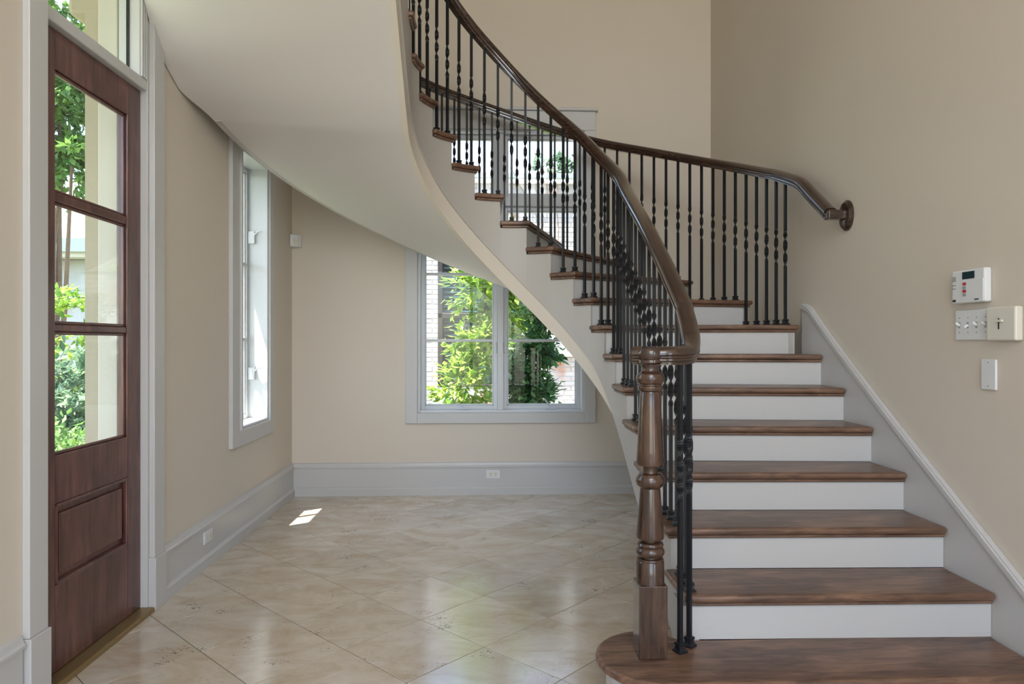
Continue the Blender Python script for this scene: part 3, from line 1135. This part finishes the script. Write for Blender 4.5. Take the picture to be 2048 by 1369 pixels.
# outer railing
rail_out = empty('stair_railing', (1.77, 3.9, 8 * RISE), 'outer stair railing ending at a wall rosette in front of the tall window', 'railing')
path = []
end = catmull([(XR - 0.012, 3.49, 1.905), (1.835, 3.49, 1.905)], 2)
main = []
t = 198.0
while t >= 9.0:
    p = pth(t, R_BO)
    main.append(Vector((p[0], p[1], ro_z(t))))
    t -= 3.0
tail = catmull([main[-1], Vector((*pth(4.0, R_BO), 2.205)), Vector((1.782, 3.80, 2.142)), Vector((1.787, 3.67, 2.045)), Vector((1.792, 3.50, 1.918))], 5)
sweep(MB(), main[:-1] + tail).build('handrail', 'rail', rail_out, smooth=True)
# level return into the rosette
MB().box((1.765, 3.462, 1.882), (XR - 0.016, 3.512, 1.932)).build('rail_return', 'rail', rail_out, bevel=0.008, seg=3)
ros = MB()
rr = []
for d, s in ((0.0, 1.0), (0.010, 1.0), (0.014, 0.92), (0.020, 0.86), (0.022, 0.78)):
    rr.append([(XR - 0.0005 - d, 3.487 + 0.062 * s * cos(2 * pi * k / 32), 1.905 + 0.080 * s * sin(2 * pi * k / 32)) for k in range(32)])
ros.loft(rr)
ros.build('rosette', 'rail', rail_out, smooth=True)
tb = 5.2
while tb < 185:
    n = max(k for k in range(8, 20) if TO[k] + 1.2 <= tb)
    p = pth(tb, R_BO)
    zb2 = ro_z(tb) - 0.030
    baluster(rail_out, p[0], p[1], n * RISE, zb2, R_(tb), 0.29)
    tb += 3.55

# ------------------------------------------------------------------ wall devices
# security keypad
kp = empty('alarm_keypad', (XR, 2.563, 1.40), 'white alarm keypad with small screen above the light switches', 'keypad')
b = MB().box((XR - 0.030, 2.473, 1.400), (XR - 0.0005, 2.652, 1.528)).build('body', 'plastic', kp, bevel=0.007, seg=3)
MB().box((XR - 0.0325, 2.478, 1.402), (XR - 0.030, 2.590, 1.488)).build('flip_door', 'plastic', kp, bevel=0.001)
MB().box((XR - 0.0315, 2.525, 1.492), (XR - 0.0295, 2.590, 1.520)).build('screen', 'screen', kp)
for k in range(4):
    MB().box((XR - 0.0312, 2.627, 1.503 - k * 0.005), (XR - 0.0298, 2.646, 1.5045 - k * 0.005)).build('speaker_slot', 'black', kp)
for r in range(2):
    for c in range(2):
        MB().box((XR - 0.0312, 2.630 + c * 0.012, 1.470 - r * 0.013), (XR - 0.0298, 2.635 + c * 0.012, 1.473 - r * 0.013)).build('indicator', 'black', kp)
for k, m_ in enumerate(('red', 'greyprint', 'red', 'greyprint')):
    MB().box((XR - 0.0338, 2.567, 1.468 - k * 0.014), (XR - 0.0325, 2.585, 1.479 - k * 0.014)).build('sticker', m_, kp)
MB().box((XR - 0.0333, 2.500, 1.409), (XR - 0.0325, 2.522, 1.414)).build('emblem', 'blueprint', kp)
MB().box((XR - 0.0306, 2.628, 1.407), (XR - 0.0298, 2.646, 1.416)).build('printed_mark', 'black', kp)

# five gang switch plate with dimmer
sw = empty('light_switch_plate', (XR, 2.49, 1.257), 'white four toggle switch plate joined to a slide dimmer', 'light switch')
MB().box((XR - 0.010, 2.462, 1.257), (XR - 0.0005, 2.660, 1.374)).build('plate', 'plastic', sw, bevel=0.004, seg=2)
for k in range(4):
    yy = 2.635 - k * 0.047
    MB().box((XR - 0.0115, yy - 0.005, 1.304), (XR - 0.0098, yy + 0.005, 1.327)).build('toggle_slot', 'greyprint', sw)
    up = k != 1
    z0_, z1_ = (1.318, 1.328) if up else (1.303, 1.313)
    mb = MB()
    mb.loft([[(XR - 0.010, yy - 0.004, 1.310), (XR - 0.010, yy + 0.004, 1.310), (XR - 0.010, yy + 0.004, 1.321), (XR - 0.010, yy - 0.004, 1.321)],
             [(XR - 0.026, yy - 0.003, z0_), (XR - 0.026, yy + 0.003, z0_), (XR - 0.026, yy + 0.003, z1_), (XR - 0.026, yy - 0.003, z1_)]])
    mb.build('toggle', 'plastic', sw, bevel=0.001, seg=1)
    for zz in (1.342, 1.285):
        MB().box((XR - 0.0108, yy - 0.002, zz), (XR - 0.0095, yy + 0.002, zz + 0.004)).build('screw', 'screw', sw)
MB().box((XR - 0.030, 2.325, 1.255), (XR - 0.0005, 2.465, 1.377)).build('dimmer_cover', 'plastic_cream', sw, bevel=0.006, seg=2)
MB().box((XR - 0.0308, 2.400, 1.296), (XR - 0.0295, 2.406, 1.336)).build('dimmer_slot', 'black', sw)
MB().box((XR - 0.040, 2.380, 1.322), (XR - 0.030, 2.404, 1.330)).build('dimmer_lever', 'plastic_cream', sw, bevel=0.001, seg=1)

bp_ = empty('blank_plate', (XR, 2.482, 1.072), 'small blank white cover plate below the switches', 'cover plate')
MB().box((XR - 0.010, 2.444, 1.072), (XR - 0.0005, 2.520, 1.186)).build('plate', 'plastic', bp_, bevel=0.004, seg=2)
for zz in (1.084, 1.172):
    MB().box((XR - 0.0112, 2.480, zz), (XR - 0.0098, 2.484, zz + 0.004)).build('screw', 'screw', bp_)


# outlets in the baseboards
def outlet(mp, h, z, along_h, label, d0):
    o = empty('wall_outlet', mp(h, d0, z), label, 'outlet', 'baseboard outlets')
    wd, ht = (0.115, 0.07)
    hbox(mp, h - wd / 2, h + wd / 2, d0 - 0.007, d0, z - ht / 2, z + ht / 2).build('plate', 'plastic', o, bevel=0.003)
    for s in (-1, 1):
        c = h + s * 0.02
        hbox(mp, c - 0.014, c + 0.014, d0 - 0.0095, d0 - 0.007, z - 0.017, z + 0.017).build('socket', 'plastic_cream', o, bevel=0.004)
        for q in (-1, 1):
            hbox(mp, c - 0.004, c + 0.004, d0 - 0.0102, d0 - 0.0093, z + q * 0.007 - 0.0012, z + q * 0.007 + 0.0012).build('slot', 'black', o)
    return o


outlet(mpb, 0.072, 0.168, 'x', 'white outlet in the baseboard below the tall window', -0.016)
outlet(mpl, 3.90, 0.166, 'y', 'white outlet in the baseboard near the entry door', -0.016)

# motion sensor in the corner
ms_ = empty('motion_sensor', (XL + 0.04, YB - 0.04, 2.01), 'small white motion sensor high in the room corner', 'sensor')
sb = MB()
pr = [(XL + 0.002, YB - 0.078), (XL + 0.022, YB - 0.082), (XL + 0.060, YB - 0.058), (XL + 0.082, YB - 0.022), (XL + 0.078, YB - 0.002), (XL + 0.002, YB - 0.002)]
sb.prism(ccw(pr), 2.015, 2.115)
sb.build('housing', 'plastic', ms_, bevel=0.008, seg=3)
MB().prism(ccw([(XL + 0.030, YB - 0.0795), (XL + 0.0335, YB - 0.083), (XL + 0.0635, YB - 0.063), (XL + 0.060, YB - 0.060)]), 2.03, 2.075).build('lens', 'plastic_cream', ms_)

# ------------------------------------------------------------------ exterior
ground = MB().box((-30, -12, -0.35), (30, 40, -0.20)).build('ground', 'grass')
tag(ground, 'green lawn outside the windows', 'ground', kind='structure')
bed = MB().box((-5.5, YB + TW, -0.20), (5.5, 10.6, -0.17)).build('ground', 'mulch')
tag(bed, 'pale gravel bed between the two houses', 'ground', kind='structure')
porch = MB().box((-4.0, 1.5, -0.20), (XL - TW, 3.9, -0.03)).build('ground', 'stucco')
tag(porch, 'beige entry porch slab outside the door', 'ground', kind='structure')

# outer skin of the entry wall: stucco return and eave
ev = empty('trim_1', (-2.0, 3.4, 2.76), 'stucco entry surround and roof eave outside the door', 'eave', kind='structure')
MB().box((XL - 0.302, 3.285, -0.03), (XL - 0.201, 3.45, 3.25)).build('stucco_return', 'stucco', ev)
MB().box((XL - 0.53, 3.31, 3.30), (XL - 0.2, 9.0, 3.42)).build('eave_soffit', 'cream_ext', ev)
MB().box((XL - 0.57, 3.31, 3.28), (XL - 0.53, 9.0, 3.46)).build('fascia', 'cream_ext', ev)
MB().box((XL - 0.38, 3.28, 2.78), (XL - 0.201, 3.62, 3.0)).build('corbel', 'stucco', ev, bevel=0.02)
MB().box((-4.4, -0.6, 3.5), (XL - 0.2, 3.3, 3.7)).build('sun_block_slab', 'cream_ext', ev)  # unseen slab added to keep the sun from shining in through the door


def leaves(n, sampler, size, rnd, droop=0.3):
    """many small folded leaf blades (two triangles pairs each)"""
    v, f = [], []
    for _ in range(n):
        p, out = sampler(rnd)
        d = Vector((rnd.gauss(0, 1), rnd.gauss(0, 1), rnd.gauss(0, 0.6))) + out * 1.2
        d.z -= droop
        d.normalize()
        s = d.cross(Vector((rnd.gauss(0, .4), rnd.gauss(0, .4), 1))).normalized()
        nrm = s.cross(d).normalized()
        L = size * rnd.uniform(0.7, 1.3)
        w = L * 0.24
        b = len(v)
        p = Vector(p)
        v += [p, p + d * L * 0.45 + s * w - nrm * w * 0.25, p + d * L, p + d * L * 0.45 - s * w - nrm * w * 0.25, p + d * L * 0.5]
        f += [(b, b + 1, b + 4), (b + 1, b + 2, b + 4), (b, b + 4, b + 3), (b + 4, b + 2, b + 3)]
    return [tuple(a) for a in v], f


def plant(name, base, clusters, n, size, mat, label, cat, seed, stems=5, group=None, droop=0.3):
    """clusters: list of (centre, radius) ellipsoids the twigs reach into"""
    rnd = random.Random(seed)
    root = empty(name, base, label, cat, group)
    tot = sum(c[1] ** 2 for c in clusters)
    # twig tips inside the clusters
    tips = []
    for c, r in clusters:
        for _ in range(max(3, int(n / 22 * r * r / tot))):
            u = Vector((rnd.gauss(0, 1), rnd.gauss(0, 1), rnd.gauss(0, 1))).normalized() * r * rnd.uniform(0.45, 1.0) ** 0.6
            u.z *= 0.85
            tips.append((Vector(c) + u, u.normalized()))

    def samp(r_):
        p, o = r_.choice(tips)
        q = p - o * r_.uniform(0, 0.16) + Vector((r_.gauss(0, .035), r_.gauss(0, .035), r_.gauss(0, .035)))
        return q, o

    v, f = leaves(n, samp, size, rnd, droop)
    mb = MB()
    mb.v, mb.f = v, f
    fo = mb.build('foliage', mat, root, fix=False)
    fo['kind'] = 'stuff'
    b = Vector(base)
    for k in range(stems):
        c, r = clusters[k % len(clusters)]
        c = Vector(c)
        off = Vector((rnd.uniform(-.12, .12), rnd.uniform(-.12, .12), 0))
        mid = (b + off) * 0.5 + c * 0.5 + Vector((rnd.uniform(-.1, .1), rnd.uniform(-.1, .1), 0))
        rad = max(0.008, (c.z - b.z) * 0.012)
        MB().tube([b + off, mid, c], rad, 6, rad * 0.4).build('stem', 'bark', root, smooth=True)
    return root


# shrub outside the tall window
plant('garden_shrub', (0.15, 7.9, -0.17), [((0.0, 7.6, 1.85), 0.45), ((0.45, 7.9, 2.0), 0.5), ((-0.02, 7.5, 1.25), 0.42), ((0.05, 7.9, 2.4), 0.42), ((-0.2, 7.4, 0.75), 0.42), ((0.2, 7.7, 1.5), 0.45)],
      6500, 0.10, 'leaf', 'bright green leafy shrub outside the left half of the tall window', 'shrub', 11, 7)
plant('garden_shrub', (0.48, 6.6, -0.17), [((0.50, 6.62, 1.2), 0.28), ((0.43, 6.6, 0.70), 0.34), ((0.55, 6.62, 1.56), 0.25), ((0.31, 6.6, 0.92), 0.30)],
      5200, 0.08, 'leaf_dark', 'dark green shrub outside the right half of the tall window', 'shrub', 12, 6)

# neighbouring whitewashed brick house behind the shrubs
NY_ = 10.7
nh = empty('brick_house', (0.2, NY_, -0.2), 'whitewashed brick neighbouring house seen through the tall window', 'house')
wx0, wx1, wz0, wz1 = -0.72, 0.55, 0.55, 2.65       # its dark window
bw = MB()
bw.box((-3.6, NY_ + 0.012, -0.2), (wx0, NY_ + 0.25, 3.72))
bw.box((wx1, NY_ + 0.012, -0.2), (9, NY_ + 0.25, 3.72))
bw.box((wx0, NY_ + 0.012, -0.2), (wx1, NY_ + 0.25, wz0))
bw.box((wx0, NY_ + 0.012, wz1), (wx1, NY_ + 0.25, 3.72))
bwall = bw.build('mortar_wall', 'mortar', nh)
MB().box((-3.8, NY_ - 0.10, 3.72), (9.2, NY_ + 0.3, 3.80)).build('eave', 'white_stucco', nh)
MB().box((-3.8, NY_ - 0.13, 3.78), (9.2, NY_ - 0.08, 3.84)).build('gutter', 'gutter', nh)
rf = MB()
rf.v = [(-3.9, NY_ - 0.12, 3.86), (9.3, NY_ - 0.12, 3.86), (9.3, NY_ + 4.5, 4.5), (-3.9, NY_ + 4.5, 4.5), (-3.9, NY_ - 0.12, 3.80), (9.3, NY_ - 0.12, 3.80), (9.3, NY_ + 4.5, 4.44), (-3.9, NY_ + 4.5, 4.44)]
rf.f = [(0, 1, 2, 3), (4, 7, 6, 5), (0, 4, 5, 1), (2, 6, 7, 3), (1, 5, 6, 2), (0, 3, 7, 4)]
rf.build('roof', 'roof', nh)
# dark framed window with blinds
wf = MB()
for a, b_, c, d in ((wx0, wx0 + 0.07, wz0, wz1), (wx1 - 0.07, wx1, wz0, wz1), (wx0, wx1, wz0, wz0 + 0.08), (wx0, wx1, wz1 - 0.08, wz1), (wx0, wx1, 1.62, 1.70)):
    wf.box((a, NY_ - 0.005, c), (b_, NY_ + 0.10, d))
wfo = wf.build('window_frame', 'dark_frame', nh, bevel=0.006, seg=1)
MB().box((wx0, NY_ + 0.18, wz0), (wx1, NY_ + 0.2, wz1)).build('room_dark', 'dark_room', wfo)
MB().box((wx0 + 0.07, NY_ + 0.03, wz0 + 0.08), (wx1 - 0.07, NY_ + 0.036, wz1 - 0.08)).build('pane', 'glass', wfo)
k = 0
zz = wz0 + 0.12
sl0 = None
while zz < wz1 - 0.1:
    if sl0 is None:
        m_ = MB()
        m_.loft([[(wx0 + 0.09, NY_ + 0.075, zz), (wx0 + 0.09, NY_ + 0.125, zz + 0.03), (wx0 + 0.09, NY_ + 0.125, zz + 0.033), (wx0 + 0.09, NY_ + 0.075, zz + 0.003)],
                 [(wx1 - 0.09, NY_ + 0.075, zz), (wx1 - 0.09, NY_ + 0.125, zz + 0.03), (wx1 - 0.09, NY_ + 0.125, zz + 0.033), (wx1 - 0.09, NY_ + 0.075, zz + 0.003)]])
        sl0 = m_.build('blind_slat', 'blind', wfo)
        base_z = zz
    else:
        o = sl0.copy()
        COL.objects.link(o)
        o.location = sl0.location + Vector((0, 0, zz - base_z))
    zz += 0.075
# bricks: those best seen are separate, the rest one joined mesh
BW_, BH_, BJ = 0.205, 0.064, 0.011
proto = None
rest = MB()
cnt_b = 0
row = 0
z = -0.18
while z < 3.65:
    x = -3.5 + (0.108 if row % 2 else 0.0)
    while x < 6.0:
        xa, xb = x, x + BW_
        inside = xb > wx0 and xa < wx1 and z + BH_ > wz0 and z < wz1
        if inside:
            if xa < wx0 - 0.04:
                xb = wx0 - 0.004
            elif xb > wx1 + 0.04:
                xa = wx1 + 0.004
            else:
                x += BW_ + BJ
                continue
        d = random.uniform(-0.004, 0.004)
        whole = abs((xb - xa) - BW_) < 1e-6
        seen = (-1.25 < xa < -0.60 and 0.3 < z < 2.75) or (0.75 < xa < 1.55 and 0.3 < z < 1.3) or (-0.3 < xa < 1.5 and 2.7 < z < 3.7)
        if seen and whole and cnt_b < 298:
            if proto is None:
                proto = MB().box((xa, NY_ + d, z), (xb, NY_ + 0.05, z + BH_)).build('brick', 'brick', bwall, bevel=0.005, seg=1)
                pz = (xa, z)
            else:
                o = proto.copy()
                COL.objects.link(o)
                o.location = proto.location + Vector((xa - pz[0], d, z - pz[1]))
            cnt_b += 1
        else:
            rest.box((xa, NY_ + d, z), (xb, NY_ + 0.05, z + BH_))
        x += BW_ + BJ
    z += BH_ + BJ
    row += 1
ro_ = rest.build('brickwork', 'brick', bwall, fix=False)
ro_['kind'] = 'stuff'
# ledge and white panel to the right of the shrub
MB().box((0.95, NY_ - 0.10, 1.02), (2.6, NY_ + 0.02, 1.07)).build('ledge', 'brick', nh, bevel=0.008, seg=1)
MB().box((1.0, NY_ - 0.03, 1.07), (2.6, NY_ + 0.02, 1.75)).build('white_panel', 'white_stucco', nh)

# tree behind the neighbour's roof
plant('garden_tree', (2.1, 16.6, -0.2), [((1.9, 16.6, 5.0), 0.7), ((2.4, 16.8, 5.7), 0.8), ((1.6, 16.5, 5.6), 0.5), ((2.5, 16.6, 4.4), 0.7)], 1500, 0.16, 'leaf_grey',
      'small leafy tree rising behind the neighbouring roof', 'tree', 21, 4)
plant('garden_tree', (-0.7, 17.5, -0.2), [((-0.75, 17.5, 5.0), 0.5), ((-0.3, 17.5, 4.7), 0.4)], 700, 0.15, 'leaf_mid', 'low tree crown just above the neighbouring roof edge', 'tree', 22, 2)
# bare twigs of a climber outside the upper panes
tw = empty('bare_twigs', (0.3, 8.4, -0.17), 'thin bare arching twigs above the shrub outside the window', 'twigs')
for pts in ([(0.2, 8.4, -0.1), (0.05, 8.4, 2.4), (0.18, 8.4, 3.35), (0.32, 8.4, 3.6)], [(0.3, 8.4, -0.1), (0.75, 8.4, 2.2), (0.42, 8.4, 3.2), (0.2, 8.4, 3.5)],
            [(0.32, 8.4, -0.1), (0.9, 8.4, 2.4), (0.7, 8.4, 3.3), (0.55, 8.4, 3.75)]):
    MB().tube(catmull(pts, 6), 0.007, 6, 0.003).build('twig', 'bark', tw, smooth=True)

# view through the entry door: trees, neighbouring garage, shrubs and hedge
plant('garden_tree', (-6.1, 9.8, -0.2), [((-5.9, 9.8, 4.3), 1.0), ((-6.4, 10.2, 5.2), 1.1), ((-5.5, 9.4, 3.6), 0.7), ((-6.0, 9.6, 6.0), 0.9), ((-5.7, 9.3, 5.0), 0.8), ((-5.65, 9.6, 4.2), 0.7)],
      9500, 0.14, 'leaf_mid', 'tall pale green tree outside the entry door', 'tree', 31, 6)
gh = empty('garage', (-9.5, 16.0, -0.2), 'grey brick garage with blue grey eave beyond the entry door', 'garage')
MB().box((-16, 15.0, -0.2), (-6.5, 19.0, 3.0)).build('wall', 'brick_grey', gh)
MB().box((-16.3, 14.5, 3.0), (-6.2, 14.9, 3.1)).build('eave_soffit', 'cream_ext', gh)
MB().box((-16.3, 14.4, 3.1), (-6.2, 14.6, 3.38)).build('fascia', 'gutter', gh)
r2 = MB()
r2.v = [(-16.4, 14.4, 3.36), (-6.1, 14.4, 3.36), (-7.5, 17.2, 5.2), (-15, 17.2, 5.2), (-16.4, 19.4, 3.36), (-6.1, 19.4, 3.36)]
r2.f = [(0, 1, 2, 3), (1, 5, 2), (5, 4, 3, 2), (4, 0, 3), (0, 4, 5, 1)]
r2.build('roof', 'roof', gh)
plant('garden_shrub', (-5.0, 8.3, -0.2), [((-5.0, 8.3, 1.3), 0.75), ((-5.5, 8.6, 1.5), 0.7), ((-4.6, 8.1, 0.7), 0.7)], 2600, 0.11, 'leaf', 'sunlit yellow green shrub outside the entry door', 'shrub', 41, 5)
plant('garden_shrub', (-3.7, 6.3, -0.2), [((-3.7, 6.3, 0.75), 0.5), ((-3.95, 6.5, 0.9), 0.45), ((-3.5, 6.1, 0.3), 0.5)], 2000, 0.10, 'leaf_grey', 'grey green shrub outside the lowest door light', 'shrub', 42, 5)
plant('hedge', (-2.9, 4.9, -0.2), [((-2.85, 4.75, 0.45), 0.32), ((-3.15, 5.15, 0.45), 0.32), ((-2.6, 4.4, 0.42), 0.3)], 2200, 0.06, 'leaf_mid', 'clipped low hedge just outside the entry door', 'hedge', 43, 8)
